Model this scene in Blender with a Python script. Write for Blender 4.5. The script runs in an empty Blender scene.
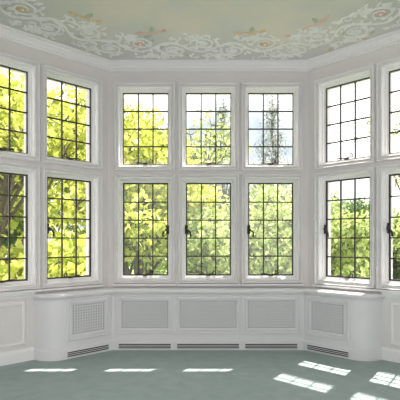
import bpy, bmesh, math, random
from mathutils import Vector
import numpy as np
random.seed(7); rng=np.random.default_rng(7)
scene=bpy.context.scene
try:
    scene.view_settings.view_transform='Standard'
except Exception: pass
EYE=1.05; CEIL=2.82; R2=math.sqrt(.5)

# ---------------------------------------------------------------- materials
def mat(name,col,rough=.6,noise=None,bump=0,bscale=60,metal=0,col2=None,nscale=6):
    m=bpy.data.materials.new(name); m.use_nodes=True; nt=m.node_tree; b=nt.nodes['Principled BSDF']
    b.inputs['Base Color'].default_value=(*col,1); b.inputs['Roughness'].default_value=rough; b.inputs['Metallic'].default_value=metal
    tc=nt.nodes.new('ShaderNodeTexCoord')
    if col2:
        n=nt.nodes.new('ShaderNodeTexNoise'); n.inputs['Scale'].default_value=nscale; n.inputs['Detail'].default_value=6
        r=nt.nodes.new('ShaderNodeValToRGB'); r.color_ramp.elements[0].position=.35; r.color_ramp.elements[1].position=.65
        r.color_ramp.elements[0].color=(*col,1); r.color_ramp.elements[1].color=(*col2,1)
        nt.links.new(tc.outputs['Object'],n.inputs['Vector']); nt.links.new(n.outputs['Fac'],r.inputs['Fac']); nt.links.new(r.outputs['Color'],b.inputs['Base Color'])
    if bump:
        n2=nt.nodes.new('ShaderNodeTexNoise'); n2.inputs['Scale'].default_value=bscale; n2.inputs['Detail'].default_value=4
        bp=nt.nodes.new('ShaderNodeBump'); bp.inputs['Strength'].default_value=bump; bp.inputs['Distance'].default_value=.01
        nt.links.new(tc.outputs['Object'],n2.inputs['Vector']); nt.links.new(n2.outputs['Fac'],bp.inputs['Height']); nt.links.new(bp.outputs['Normal'],b.inputs['Normal'])
    return m
M_wall=mat('wall_paint',(.78,.74,.725),.55,col2=(.80,.76,.745),nscale=3)
M_trim=mat('trim_paint',(.90,.88,.875),.4,col2=(.92,.90,.895),nscale=4)
M_cab=mat('cabinet_paint',(.80,.785,.80),.4,col2=(.82,.805,.82),nscale=4)
M_steel=mat('bronze_steel',(.045,.034,.032),.45,metal=.3,col2=(.06,.045,.042),nscale=20)
M_vshade=mat('vent_dark',(.05,.05,.055),.8,col2=(.07,.07,.075))  # shade of the vent recess painted as a dark plate on a solid front
M_gshade=mat('grille_back',(.12,.12,.13),.8,col2=(.15,.15,.16))  # flat dark plate gives the shade inside the grille holes, no real recess
M_carpet=mat('carpet_pile',(.37,.46,.445),.95,col2=(.42,.505,.485),nscale=9,bump=.6,bscale=220)
M_plaster=mat('plaster_relief',(.89,.885,.87),.7,col2=(.83,.83,.82),nscale=15)
M_pink=mat('plaster_pink',(.72,.45,.37),.7,col2=(.8,.60,.52),nscale=15)
M_ochre=mat('plaster_ochre',(.70,.50,.26),.7,col2=(.76,.60,.38),nscale=15)
M_sage=mat('plaster_sage',(.40,.50,.36),.7,col2=(.54,.60,.47),nscale=15)
M_bark=mat('bark',(.11,.09,.07),.9,col2=(.17,.14,.11),nscale=12,bump=.5,bscale=30)
M_lawn=mat('lawn_grass',(.12,.22,.04),.95,col2=(.22,.33,.07),nscale=.6)
M_ext=mat('exterior_stone',(.5,.47,.42),.9,col2=(.6,.57,.5),nscale=5)
# ceiling fresco
M_ceil=bpy.data.materials.new('ceiling_plaster'); M_ceil.use_nodes=True
nt=M_ceil.node_tree; b=nt.nodes['Principled BSDF']; b.inputs['Roughness'].default_value=.4
tc=nt.nodes.new('ShaderNodeTexCoord'); n=nt.nodes.new('ShaderNodeTexNoise'); n.inputs['Scale'].default_value=1.3; n.inputs['Detail'].default_value=5
r=nt.nodes.new('ShaderNodeValToRGB'); cr=r.color_ramp
cr.elements[0].position=.3; cr.elements[0].color=(.55,.565,.565,1); cr.elements[1].position=.72; cr.elements[1].color=(.70,.65,.59,1)
e=cr.elements.new(.5); e.color=(.64,.63,.60,1); e=cr.elements.new(.6); e.color=(.71,.66,.595,1)
nt.links.new(tc.outputs['Object'],n.inputs['Vector']); nt.links.new(n.outputs['Fac'],r.inputs['Fac']); nt.links.new(r.outputs['Color'],b.inputs['Base Color'])
# glass
M_glass=bpy.data.materials.new('window_glass'); M_glass.use_nodes=True; nt=M_glass.node_tree; nt.nodes.clear()
o=nt.nodes.new('ShaderNodeOutputMaterial'); mx=nt.nodes.new('ShaderNodeMixShader'); t=nt.nodes.new('ShaderNodeBsdfTransparent'); g=nt.nodes.new('ShaderNodeBsdfGlossy')
g.inputs['Roughness'].default_value=.03; mx.inputs[0].default_value=.04; t.inputs['Color'].default_value=(.98,.985,.98,1)
nt.links.new(t.outputs[0],mx.inputs[1]); nt.links.new(g.outputs[0],mx.inputs[2]); nt.links.new(mx.outputs[0],o.inputs['Surface'])
def leafmat(name,cols,trans=.55):
    m=bpy.data.materials.new(name); m.use_nodes=True; nt=m.node_tree; nt.nodes.clear()
    o=nt.nodes.new('ShaderNodeOutputMaterial'); mx=nt.nodes.new('ShaderNodeMixShader'); d=nt.nodes.new('ShaderNodeBsdfDiffuse'); t=nt.nodes.new('ShaderNodeBsdfTranslucent')
    ge=nt.nodes.new('ShaderNodeNewGeometry'); r=nt.nodes.new('ShaderNodeValToRGB')
    cr=r.color_ramp; cr.elements[0].color=(*cols[0],1); cr.elements[1].color=(*cols[-1],1)
    for i,c in enumerate(cols[1:-1]):
        e=cr.elements.new((i+1)/(len(cols)-1)); e.color=(*c,1)
    nt.links.new(ge.outputs['Random Per Island'],r.inputs['Fac'])
    nt.links.new(r.outputs['Color'],d.inputs['Color']); nt.links.new(r.outputs['Color'],t.inputs['Color'])
    mx.inputs[0].default_value=trans
    nt.links.new(d.outputs[0],mx.inputs[1]); nt.links.new(t.outputs[0],mx.inputs[2]); nt.links.new(mx.outputs[0],o.inputs['Surface'])
    return m
L_yellow=leafmat('leaf_yellow_green',[(.20,.27,.04),(.66,.68,.12),(.86,.85,.30),(.50,.58,.11)])
L_mid=leafmat('leaf_spring_green',[(.10,.17,.05),(.48,.56,.17),(.74,.78,.38),(.30,.40,.13)])
L_green=leafmat('leaf_green',[(.06,.11,.04),(.19,.29,.10),(.36,.45,.19)])
L_grey=leafmat('leaf_grey',[(.30,.34,.33),(.46,.50,.48),(.58,.60,.55)],.5)

# ---------------------------------------------------------------- mesh builder
class Fr:
    def __init__(s,O,S,N): s.O=O; s.S=S; s.N=N
    def P(s,a,n,z): return (s.O[0]+s.S[0]*a+s.N[0]*n, s.O[1]+s.S[1]*a+s.N[1]*n, z)
F_c=Fr((0,4.5),(1,0),(0,-1)); F_l=Fr((-1,4.5),(-R2,-R2),(R2,-R2)); F_r=Fr((1,4.5),(R2,-R2),(-R2,-R2))
F_ls=Fr((-2.011,3.489),(0,-1),(1,0)); F_rs=Fr((2.011,3.489),(0,-1),(-1,0))
class MB:
    def __init__(s): s.v=[]; s.f=[]; s.m=[]
    def face(s,idx,mi=0): s.f.append(tuple(idx)); s.m.append(mi)
    def box(s,fr,a0,a1,n0,n1,z0,z1,mi=0):
        k=len(s.v)
        for z in (z0,z1):
            for a,n in ((a0,n0),(a1,n0),(a1,n1),(a0,n1)): s.v.append(fr.P(a,n,z))
        for q in ((0,1,2,3),(7,6,5,4),(0,4,5,1),(1,5,6,2),(2,6,7,3),(3,7,4,0)): s.face([k+i for i in q],mi)
    def ring(s,fr,a0,a1,z0,z1,prof,mi=0,close=False):
        base=[]
        for off,n in prof:
            base.append(len(s.v))
            for a,z in ((a0-off,z0-off),(a1+off,z0-off),(a1+off,z1+off),(a0-off,z1+off)): s.v.append(fr.P(a,n,z))
        pr=list(zip(base[:-1],base[1:]))
        if close: pr.append((base[-1],base[0]))
        for p,q in pr:
            for i in range(4):
                j=(i+1)%4; s.face((p+i,p+j,q+j,q+i),mi)
    def tube(s,pts,rad,mi=0,seg=6,flat=1.0):
        k0=len(s.v); n=len(pts); pts=[Vector(p) for p in pts]
        if not hasattr(rad,'__len__'): rad=[rad]*n
        for i,p in enumerate(pts):
            t=(pts[min(i+1,n-1)]-pts[max(i-1,0)])
            t=t.normalized() if t.length>1e-9 else Vector((0,0,1))
            ref=Vector((0,0,1)) if abs(t.z)<.9 else Vector((1,0,0))
            x=t.cross(ref).normalized(); y=x.cross(t).normalized()
            for j in range(seg):
                a=2*math.pi*j/seg; v=p+x*math.cos(a)*rad[i]+y*math.sin(a)*rad[i]*flat
                s.v.append(tuple(v))
        for i in range(n-1):
            for j in range(seg):
                k=(j+1)%seg; s.face((k0+i*seg+j,k0+i*seg+k,k0+(i+1)*seg+k,k0+(i+1)*seg+j),mi)
        s.face([k0+j for j in range(seg)][::-1],mi); s.face([k0+(n-1)*seg+j for j in range(seg)],mi)
    def prism(s,poly,z0,z1,mi=0):
        k=len(s.v); n=len(poly)
        for z in (z0,z1):
            for p in poly: s.v.append((p[0],p[1],z))
        s.face(range(k,k+n),mi); s.face(range(k+2*n-1,k+n-1,-1),mi)
        for i in range(n):
            j=(i+1)%n; s.face((k+i,k+j,k+n+j,k+n+i),mi)
    def sweep(s,path,prof,mi=0,cap=True,close=True):
        rows=[]
        for off,z in prof:
            rows.append(len(s.v))
            for p in offset(path,off): s.v.append((p[0],p[1],z))
        n=len(path); pr=list(zip(rows[:-1],rows[1:]))
        if close: pr.append((rows[-1],rows[0]))
        for a,b_ in pr:
            for i in range(n-1): s.face((a+i,a+i+1,b_+i+1,b_+i),mi)
        if cap and close:
            s.face([r_ for r_ in rows],mi); s.face([r_+n-1 for r_ in rows][::-1],mi)
    def obj(s,name,mats,parent=None,smooth=False,recalc=True):
        me=bpy.data.meshes.new(name); me.from_pydata(s.v,[],s.f)
        for m in mats: me.materials.append(m)
        me.polygons.foreach_set('material_index',s.m)
        if recalc:
            bm=bmesh.new(); bm.from_mesh(me); bmesh.ops.recalc_face_normals(bm,faces=bm.faces); bm.to_mesh(me); bm.free()
        if smooth: me.polygons.foreach_set('use_smooth',[True]*len(me.polygons))
        ob=bpy.data.objects.new(name,me); scene.collection.objects.link(ob)
        if parent: ob.parent=parent
        return ob
def offset(path,d):
    P=[Vector(p[:2]) for p in path]; out=[]; nn=[]
    for a,b_ in zip(P[:-1],P[1:]):
        t=(b_-a).normalized(); nn.append(Vector((t.y,-t.x)))
    for i,p in enumerate(P):
        if i==0: out.append(p+nn[0]*d)
        elif i==len(P)-1: out.append(p+nn[-1]*d)
        else:
            m=(nn[i-1]+nn[i]).normalized(); out.append(p+m*(d/max(.3,m.dot(nn[i]))))
    return [(v.x,v.y) for v in out]
YB=-0.8
W=[(-2.011,YB),(-2.011,3.489),(-1,4.5),(1,4.5),(2.011,3.489),(2.011,YB)]

# ---------------------------------------------------------------- shell
m=MB(); m.prism(offset(W,-.2),-.25,0); m.obj('floor',[M_carpet])
m=MB(); m.prism(offset(W,-.36),CEIL,CEIL+.15); m.obj('ceiling',[M_ceil])
UT,UB,LT,LB=2.565,1.785,1.655,.665      # window opening heights
HW=.255
centres={'c':[-.632,0.005,.635],'l':[.385,1.015],'r':[.395,1.02]}
def build_wall(name,fr,a0,a1,cs,ext0,ext1):
    m=MB(); T=-.2
    if not cs:
        m.box(fr,a0-ext0,a1+ext1,T,0,-.02,CEIL)
    else:
        edges=[a0-ext0]+[e for c in sorted(cs) for e in (c-HW,c+HW)]+[a1+ext1]
        for i in range(0,len(edges),2): m.box(fr,edges[i],edges[i+1],T,0,-.02,CEIL)
        for c in cs:
            for z0,z1 in ((-.02,LB),(LT,UB),(UT,CEIL)): m.box(fr,c-HW,c+HW,T,0,z0,z1)
    return m.obj(name,[M_wall])
build_wall('wall_back',F_c,-1,1,centres['c'],.083,.083)
build_wall('wall_left',F_l,0,1.43,centres['l'],0,.083)
build_wall('wall_right',F_r,0,1.43,centres['r'],0,.083)
build_wall('wall_left_side',F_ls,0,3.489-YB,[],0,0)
build_wall('wall_right_side',F_rs,0,3.489-YB,[],0,0)
# added ledge, unseen from inside, blocks sun through the lower centre lights
m=MB(); m.box(F_c,-1.0,1.05,-.50,-.19,1.725,1.765); m.box(F_c,-1.0,1.05,-.30,-.19,1.70,1.726); m.obj('trim_exterior_hood',[M_ext])

m=MB(); m.sweep(W,[(0,CEIL),(.085,CEIL),(.082,CEIL-.014),(.055,CEIL-.018),(.05,CEIL-.03),(.03,CEIL-.045),(.026,CEIL-.064),(.014,CEIL-.068),(.014,CEIL-.082),(0,CEIL-.086)]); m.obj('trim_cornice',[M_trim])
BP=[(0,0),(.02,0),(.02,.085),(.014,.098),(.006,.108),(0,.11)]
RP=[(0,.545),(.015,.55),(.02,.565),(.035,.572),(.04,.585),(.035,.598),(0,.60)]
le=F_l.P(.76,0,0)[:2]; re=F_r.P(.76,0,0)[:2]
pl=[W[0],W[1],le]; prr=[re,W[4],W[5]]
for nm,p in (('left',pl),('right',prr)):
    m=MB(); m.sweep(p,BP); m.obj('baseboard_'+nm,[M_trim])
    m=MB(); m.sweep(p,RP); m.obj('trim_chair_rail_'+nm,[M_trim])
PANEL=[(0,0),(0,.008),(.008,.016),(.018,.016),(.026,.006),(.03,0)]
for nm,fr,fs in (('left',F_l,F_ls),('right',F_r,F_rs)):
    m=MB(); m.ring(fr,.86,1.36,.17,.49,PANEL)
    for k in range(4): m.ring(fs,.15+k*1.0,.95+k*1.0,.17,.49,PANEL); m.ring(fs,.15+k*1.0,.95+k*1.0,.75,2.55,PANEL)
    m.obj('trim_wainscot_'+nm,[M_trim])

# ---------------------------------------------------------------- windows
CAS=[(-.026,-.09),(-.026,-.052),(-.014,-.050),(-.012,-.030),(-.002,-.024),(0,.012),(.004,.022),(.010,.024),(.014,.006),(.022,.002),(.028,.010),(.032,.036),(.038,.044),(.044,.038),(.048,.012),(.050,0)]
wn=0
def window(fr,c,z0,z1,rows,side,latch):
    global wn; wn+=1
    a0,a1=c-HW,c+HW
    m=MB(); m.ring(fr,a0,a1,z0,z1,CAS)
    if latch: m.box(fr,a0-.056,a1+.056,0,.055,z0-.066,z0-.05)
    m.obj('trim_%d'%wn,[M_trim])
    f0,f1,g0,g1=a0+.022,a1-.022,z0+.022,z1-.022
    m=MB()
    def bar(w0,w1,n0,n1): m.ring(fr,f0,f1,g0,g1,[(-w0,n0),(-w1,n0),(-w1,n1),(-w0,n1)],close=True)
    t=.006 if latch else 0
    bar(-.003,.006,-.088,-.055); bar(.006,.011+t,-.078,-.058)
    fw=.010+t; W_=f1-f0-2*fw; H_=g1-g0-2*fw
    for i in (1,2):
        x=f0+fw+W_*i/3; m.box(fr,x-.006,x+.006,-.076,-.06,g0+fw,g1-fw)
    for i in range(1,rows):
        z=g0+fw+H_*i/rows; m.box(fr,f0+fw,f1-fw,-.075,-.061,z-.006,z+.006)
    w=m.obj('window_%d'%wn,[M_steel])
    g=MB(); g.box(fr,f0+.005,f1-.005,-.0695,-.0665,g0+.005,g1-.005); g.obj('glass',[M_glass],w)
    h=MB(); cx=c
    pts=[fr.P(cx-.10+.02*i,-.04+.002*i,g0+.018+.004*math.sin(i)) for i in range(8)]
    for k in range(9):
        a=k/8*1.6*math.pi; pts.append(fr.P(cx+.055+.022*math.sin(a)*(1-k/14),-.025,g0+.034-.018*math.cos(a)))
    h.tube(pts,.006)
    h.box(fr,cx-.02,cx+.02,-.058,-.03,g0+.002,g0+.014)
    if latch:
        x=f0+.010 if side<0 else f1-.010; zc=(z0+z1)/2; sg=-side
        h.box(fr,x-.014,x+.014,-.06,-.042,zc-.05,zc+.04)
        h.tube([fr.P(x,-.045,zc),fr.P(x,-.020,zc),fr.P(x+sg*.015,-.012,zc-.01),fr.P(x+sg*.04,-.012,zc-.035),fr.P(x+sg*.045,-.014,zc-.08)],[.010,.010,.009,.008,.010])
    h.obj('casement_stay_and_latch',[M_steel],w,smooth=True)
for fr,key in ((F_l,'l'),(F_c,'c'),(F_r,'r')):
    for i,c in enumerate(centres[key]):
        if key=='c': side=[1,-1,-1][i]
        elif key=='l': side=1
        else: side=-1 
        window(fr,c,UB,UT,4,side,False); window(fr,c,LB,LT,5,side,True)

# ---------------------------------------------------------------- radiator cabinet (continuous built-in)
def bez(a,b_,c,n): return [((1-t)**2*a[0]+2*t*(1-t)*b_[0]+t*t*c[0],(1-t)**2*a[1]+2*t*(1-t)*b_[1]+t*t*c[1]) for t in [i/n for i in range(n+1)]]
D=.2; k=.4142*D
cl=bez((.755,.0),(.725,D*.98),(.57,D),10)
path=[F_l.P(s_,n_,0)[:2] for s_,n_ in cl]+[F_l.P(k,D,0)[:2],F_r.P(k,D,0)[:2]]+[F_r.P(s_,n_,0)[:2] for s_,n_ in reversed(cl)]
m=MB()
m.sweep(path,[(.012,0),(.012,.085),(.006,.092),(0,.096),(0,.515),(.008,.52),(.010,.53),(.022,.538),(.028,.545),(.034,.552),(.036,.562),(.032,.574),(.026,.578)],close=False)
tp=offset(path,.026); kk=len(m.v)
poly=tp+[F_r.P(.76,0,0)[:2],W[3],W[2],F_l.P(.76,0,0)[:2]]
for p in poly: m.v.append((p[0],p[1],.578))
m.face(range(kk,kk+len(poly)))
cab=m.obj('radiator_cabinet',[M_cab])
FRAME=[(0,D+.002),(0,D+.008),(.006,D+.020),(.014,D+.022),(.020,D+.008),(.034,D+.006),(.038,D+.018),(.046,D+.020),(.052,D+.012),(.054,D)]
def grille(fr,a0,a1,z0,z1):
    m=MB()
    m.box(fr,a0-.002,a1+.002,D,D+.002,z0-.002,z1+.002,1)
    p=.0255; w=.0060
    na=round((a1-a0)/p); nz=round((z1-z0)/p)
    for i in range(na+1): 
        x=a0+(a1-a0)*i/na; m.box(fr,x-w,x+w,D+.002,D+.007,z0,z1)
    for i in range(nz+1):
        z=z0+(z1-z0)*i/nz; m.box(fr,a0,a1,D+.002,D+.0072,z-w,z+w)
    m.obj('grille',[M_cab,M_gshade],cab)
    m=MB(); m.ring(fr,a0,a1,z0,z1,FRAME); m.obj('grille_frame',[M_cab],cab)
def vent(fr,a0,a1):
    m=MB(); m.box(fr,a0,a1,D+.012,D+.014,.018,.062,1)
    m.ring(fr,a0,a1,.018,.062,[(0,D+.013),(0,D+.02),(.005,D+.02),(.006,D+.012)])
    for z in (.032,.047): m.box(fr,a0,a1,D+.014,D+.017,z-.0025,z+.0025)
    m.obj('floor_vent',[M_cab,M_vshade],cab)
for a0,a1 in ((-.83,-.375),(-.275,.275),(.375,.83)):
    grille(F_c,a0,a1,.205,.475); vent(F_c,a0-.02,a1+.02)
for fr in (F_l,F_r):
    grille(fr,.165,.50,.205,.475); vent(fr,.13,.55)

# ---------------------------------------------------------------- ceiling frieze
fz=MB(); CP=offset(W,.38)
seg=[]; L=0
for a,b_ in zip(CP[:-1],CP[1:]):
    l=math.dist(a,b_); seg.append((L,l,a,b_)); L+=l
def along(u):
    u=max(0,min(L-1e-6,u))
    def raw(u):
        u=max(0,min(L-1e-6,u))
        for s0,l,a,b_ in seg:
            if u<=s0+l:
                t=(u-s0)/l; d=Vector((b_[0]-a[0],b_[1]-a[1]))/l
                return Vector((a[0]+(b_[0]-a[0])*t,a[1]+(b_[1]-a[1])*t)),d
    p=Vector((0,0)); d=Vector((0,0))
    for o_ in (-.12,-.06,0,.06,.12):
        q,e_=raw(u+o_); p+=q/5; d+=e_/5
    d.normalize(); return p,d,Vector((d.y,-d.x))
def CPt(u,v,h=0):
    p,d,nn=along(u); q=p+nn*v; return (q.x,q.y,CEIL-h)
def leaf(x,y,ang,l,w,mi=0,h=.014):
    k=len(fz.v); c,s_=math.cos(ang),math.sin(ang)
    T=[0,.25,.5,.75,1]; Wd=[0,.8,1,.65,0]
    def pt(a,b_,hh): return (x+c*a-s_*b_, y+s_*a+c*b_, CEIL-hh)
    for t,wd in zip(T,Wd):
        bend=math.sin(t*2)*l*.12
        fz.v.append(pt(t*l,bend+wd*w/2,.001)); fz.v.append(pt(t*l,bend,.001+h*(.3+math.sin(t*math.pi)*.9))); fz.v.append(pt(t*l,bend-wd*w/2,.001))
    for i in range(4):
        a=k+i*3
        fz.face((a,a+3,a+4,a+1),mi); fz.face((a+1,a+4,a+5,a+2),mi)
def leaf_uv(u,v,ang,l,w,mi=0):
    p,d,nn=along(u); q=p+nn*v; a=math.atan2(d.y,d.x)-ang
    leaf(q.x,q.y,a,l,w,mi)
def flower(u,v,r_,mi,np_=6):
    for i in range(np_): leaf_uv(u,v,i*2*math.pi/np_+random.random()*.2,r_,r_*.62,mi)
    p=CPt(u,v,.012)
    fz.tube([(p[0],p[1],CEIL),(p[0],p[1],CEIL-.016),(p[0],p[1],CEIL-.02)],[r_*.25,r_*.22,r_*.08],0,8)
per=.56; amp=.09
N=int(L/.02)
fz.tube([CPt(i*L/N,amp*math.sin(2*math.pi*i*L/N/per),.004) for i in range(N+1)],.012,0,6,.8)
nh=int(L/(per/2))
for i in range(nh):
    u0=(i+.5)*per/2; sg=1 if i%2==0 else -1
    cu,cv=u0+.02,-sg*.075
    pts=[];rd=[]
    for k_ in range(34):
        t=k_/33; a=t*3.6*math.pi; rr=.115*(1-t*.86)
        pts.append(CPt(cu-rr*math.cos(a),cv-sg*rr*math.sin(a)*(1),.004)); rd.append(.012*(1-.45*t))
    fz.tube(pts,rd,0,6,.8)
    flower(cu,cv,.05,[0,0,0,1,0,0,0,2][i%8],6)
    for k_ in range(14):
        a=k_*.45+random.uniform(-.2,.2); rr=.118+random.uniform(-.01,.02)
        leaf_uv(cu-rr*math.cos(a),cv-sg*rr*math.sin(a),random.uniform(0,6.28),random.uniform(.05,.09),random.uniform(.022,.036),0 if random.random()<.94 else 3)
    for off,v0 in ((.07,sg*.17),(.2,sg*.18),(-.05,-sg*.225)):
        pts=[]
        for k_ in range(18):
            t=k_/17; a=t*2.4*math.pi; rr=.055*(1-t*.8)
            pts.append(CPt(u0+off-rr*math.cos(a),v0+sg*rr*math.sin(a),.003))
        fz.tube(pts,.008,0,5,.8)
        for k_ in range(3): leaf_uv(u0+off+random.uniform(-.05,.05),v0+random.uniform(-.04,.04),random.uniform(0,6.28),.065,.028,0)
    for k_ in range(6):
        leaf_uv(u0+random.uniform(-.14,.14),random.choice((-1,1))*random.uniform(.17,.25),random.uniform(0,6.28),random.uniform(.055,.09),.03,0 if random.random()<.90 else random.choice((1,2,3)))
    if i%3==1:  # small painted bird: body, wing, tail
        uu=u0+.1; vv=.28; c_=random.choice((1,2))
        leaf_uv(uu,vv,.3,.16,.06,c_); leaf_uv(uu+.05,vv,1.6,.11,.05,3); leaf_uv(uu,vv,3.3,.10,.035,c_); leaf_uv(uu+.14,vv+.03,.8,.045,.04,c_)
fz.obj('ceiling_frieze',[M_plaster,M_pink,M_ochre,M_sage],smooth=True)

# ---------------------------------------------------------------- outside
G=-3.6
m=MB(); kk=len(m.v)
NX=30
for j in range(NX+1):
    for i in range(NX+1):
        x=-60+120*i/NX; y=5.2+90*j/NX
        m.v.append((x,y,G))
for j in range(NX):
    for i in range(NX): a=j*(NX+1)+i; m.face((a,a+1,a+NX+2,a+NX+1))
m.obj('lawn',[M_lawn],smooth=True)
m=MB(); m.prism(offset(W,-.19),G,-.26); m.obj('wall_exterior_base',[M_ext])

def tree_mesh(name,R,H,cz,nleaf,lsize,leafm,ncl=26,flat=.8,shape='round',seed=1,twig=1.0):
    rg=np.random.default_rng(seed); rd=random.Random(seed)
    tb=MB()
    top=cz+ (R*.5) if shape=='round' else H*.95
    tr=[(rd.uniform(-.1,.1)*i*.4,rd.uniform(-.1,.1)*i*.4,top*i/7) for i in range(8)]
    tb.tube(tr,[.20*(1-i/9)*twig for i in range(8)],0,8)
    cl=[]
    for i in range(ncl):
        if shape=='round':
            v=rg.normal(size=3); v/=np.linalg.norm(v); rr=R*rg.uniform(.35,.85)
            c=np.array([v[0]*rr,v[1]*rr,cz+v[2]*rr*flat]); cr_=R*rg.uniform(.22,.36)
        else:
            h=rg.uniform(.1,1); a=rg.uniform(0,6.28); rr=R*(1-h)*rg.uniform(.4,.9)
            c=np.array([math.cos(a)*rr,math.sin(a)*rr,H*(.2+.8*h)]); cr_=R*(.12+.3*(1-h))
        cl.append((c,cr_))
        st=tr[rd.randint(2,6)]
        if shape!='round': st=tr[max(1,min(7,int(c[2]/H*7)))]
        mid=((st[0]*.5+c[0]*.5),(st[1]*.5+c[1]*.5),(st[2]*.45+c[2]*.55)+.2)
        tb.tube([st,mid,tuple(c)],[.07*twig,.045*twig,.02*twig],0,5)
        for q in range(5):
            v=rg.normal(size=3); v/=np.linalg.norm(v); e_=c+v*cr_*.95
            tb.tube([tuple(c),tuple((c+e_)/2+rg.normal(size=3)*.08),tuple(e_)],[.025*twig,.016*twig,.008*twig],0,4)
    idx=rg.choice(len(cl),size=nleaf,p=np.array([q[1]**2 for q in cl])/sum(q[1]**2 for q in cl))
    C=np.array([q[0] for q in cl])[idx]; CR=np.array([q[1] for q in cl])[idx]
    v=rg.normal(size=(nleaf,3)); v/=np.linalg.norm(v,axis=1)[:,None]
    pos=C+v*(CR*rg.uniform(.35,1.05,nleaf))[:,None]*np.array([1,1,.75])
    d=rg.normal(size=(nleaf,3)); d[:,2]-=.3; d/=np.linalg.norm(d,axis=1)[:,None]
    e_=rg.normal(size=(nleaf,3)); e_-=d*np.sum(d*e_,axis=1)[:,None]; e_/=np.linalg.norm(e_,axis=1)[:,None]
    sz=rg.uniform(.7,1.3,nleaf)[:,None]*lsize
    P=np.stack([pos,pos+d*sz*.4+e_*sz*.3,pos+d*sz,pos+d*sz*.4-e_*sz*.3],axis=1).reshape(-1,3)
    k0=len(tb.v)
    tb.v+= [tuple(p) for p in P.tolist()]
    for i in range(nleaf): a=k0+4*i; tb.f.append((a,a+1,a+2,a+3)); tb.m.append(1)
    me=bpy.data.meshes.new(name); me.from_pydata(tb.v,[],tb.f); me.materials.append(M_bark); me.materials.append(leafm)
    me.polygons.foreach_set('material_index',tb.m)
    return me
T1=tree_mesh('maple_a',3.4,9,6.4,7600,.21,L_yellow,30,1.0,seed=3)
T2=tree_mesh('maple_b',3.2,8,4.8,8000,.20,L_mid,28,.75,seed=5)
T3=tree_mesh('oak_green',3.6,8,4.6,11000,.25,L_green,28,.75,seed=8)
T4=tree_mesh('larch',3.2,12.5,0,4800,.20,L_grey,70,1,shape='cone',seed=11,twig=.6)
T5=tree_mesh('birch',2.8,9,7.6,1300,.15,L_mid,24,1.1,seed=14,twig=.7)
T6=tree_mesh('shrub',2.0,4,2.2,6500,.2,L_yellow,22,1.0,seed=17)
T7=tree_mesh('maple_c',3.0,9,7.6,2600,.18,L_mid,26,1.0,seed=21,twig=.8)
def put(name,me,x,y,s_=1,rz=0,sz=None):
    ob=bpy.data.objects.new(name,me); scene.collection.objects.link(ob); ob.location=(x,y,G); ob.rotation_euler=(0,0,rz); ob.scale=(s_,s_,sz or s_)
put('maple_tree',T1,-5.4,11.5,1,0)
put('maple_tree',T1,-3.2,16.5,1.05,2.2)
put('maple_tree',T1,-9.0,15.5,1.1,4)
put('maple_tree',T1,-1.9,12.6,.86,1)
put('maple_tree',T7,-.3,18.5,1.0,1)
put('maple_tree',T2,.9,13.2,.9,0)
put('maple_tree',T2,3.2,14.6,.9,2)
put('maple_tree',T2,1.0,21,1.1,4)
put('shrub',T6,-6.3,9.6,1.15,0)
put('shrub',T6,-3.6,10.2,1.2,2)
put('shrub',T6,-9,11.5,1.3,3)
put('oak_tree',T3,6.4,19,.82,0)
put('oak_tree',T3,5.4,25,1.0,0.6)
put('maple_tree',T2,9.0,17.0,.95,5)
put('oak_tree',T3,11.5,22,.9,2)
put('oak_tree',T3,15.5,25,1,3)
put('oak_tree',T3,9.5,29,1.05,1)
put('oak_tree',T3,2.5,31,1.2,1)
put('oak_tree',T3,-4.5,31,1.3,5)
put('oak_tree',T3,-13,26,1.4,4)
put('oak_tree',T3,18,33,1.3,5.2)
put('larch_tree',T4,.9,25,1.0,0)
put('larch_tree',T4,3.5,24.5,1.0,2)
put('birch_tree',T5,7.6,15,1.0,0)

# ---------------------------------------------------------------- light
sun=bpy.data.lights.new('sun','SUN'); sun.energy=13; sun.angle=math.radians(.7); sun.color=(1,.95,.88)
so=bpy.data.objects.new('sun',sun); scene.collection.objects.link(so)
d=Vector((-.55,-.83,-1.85)); so.rotation_euler=d.to_track_quat('-Z','Y').to_euler(); so.location=(8,12,25)
w=bpy.data.worlds.new('sky'); scene.world=w; w.use_nodes=True; nt=w.node_tree; bg=nt.nodes['Background']
tc=nt.nodes.new('ShaderNodeTexCoord'); nz=nt.nodes.new('ShaderNodeTexNoise'); nz.inputs['Scale'].default_value=2.2; nz.inputs['Detail'].default_value=5
r=nt.nodes.new('ShaderNodeValToRGB')
r.color_ramp.elements[0].position=.38; r.color_ramp.elements[0].color=(.27,.305,.345,1)
r.color_ramp.elements[1].position=.55; r.color_ramp.elements[1].color=(1,.985,.965,1)
nt.links.new(tc.outputs['Generated'],nz.inputs['Vector']); nt.links.new(nz.outputs['Fac'],r.inputs['Fac']); nt.links.new(r.outputs['Color'],bg.inputs['Color'])
bg.inputs['Strength'].default_value=3.0

cam=bpy.data.cameras.new('camera'); co=bpy.data.objects.new('camera',cam); scene.collection.objects.link(co)
co.location=(0,0,EYE); co.rotation_euler=(math.pi/2,0,0); cam.lens=40.5; cam.sensor_width=36; cam.shift_x=-.02; cam.shift_y=.10; cam.clip_end=500
scene.camera=co
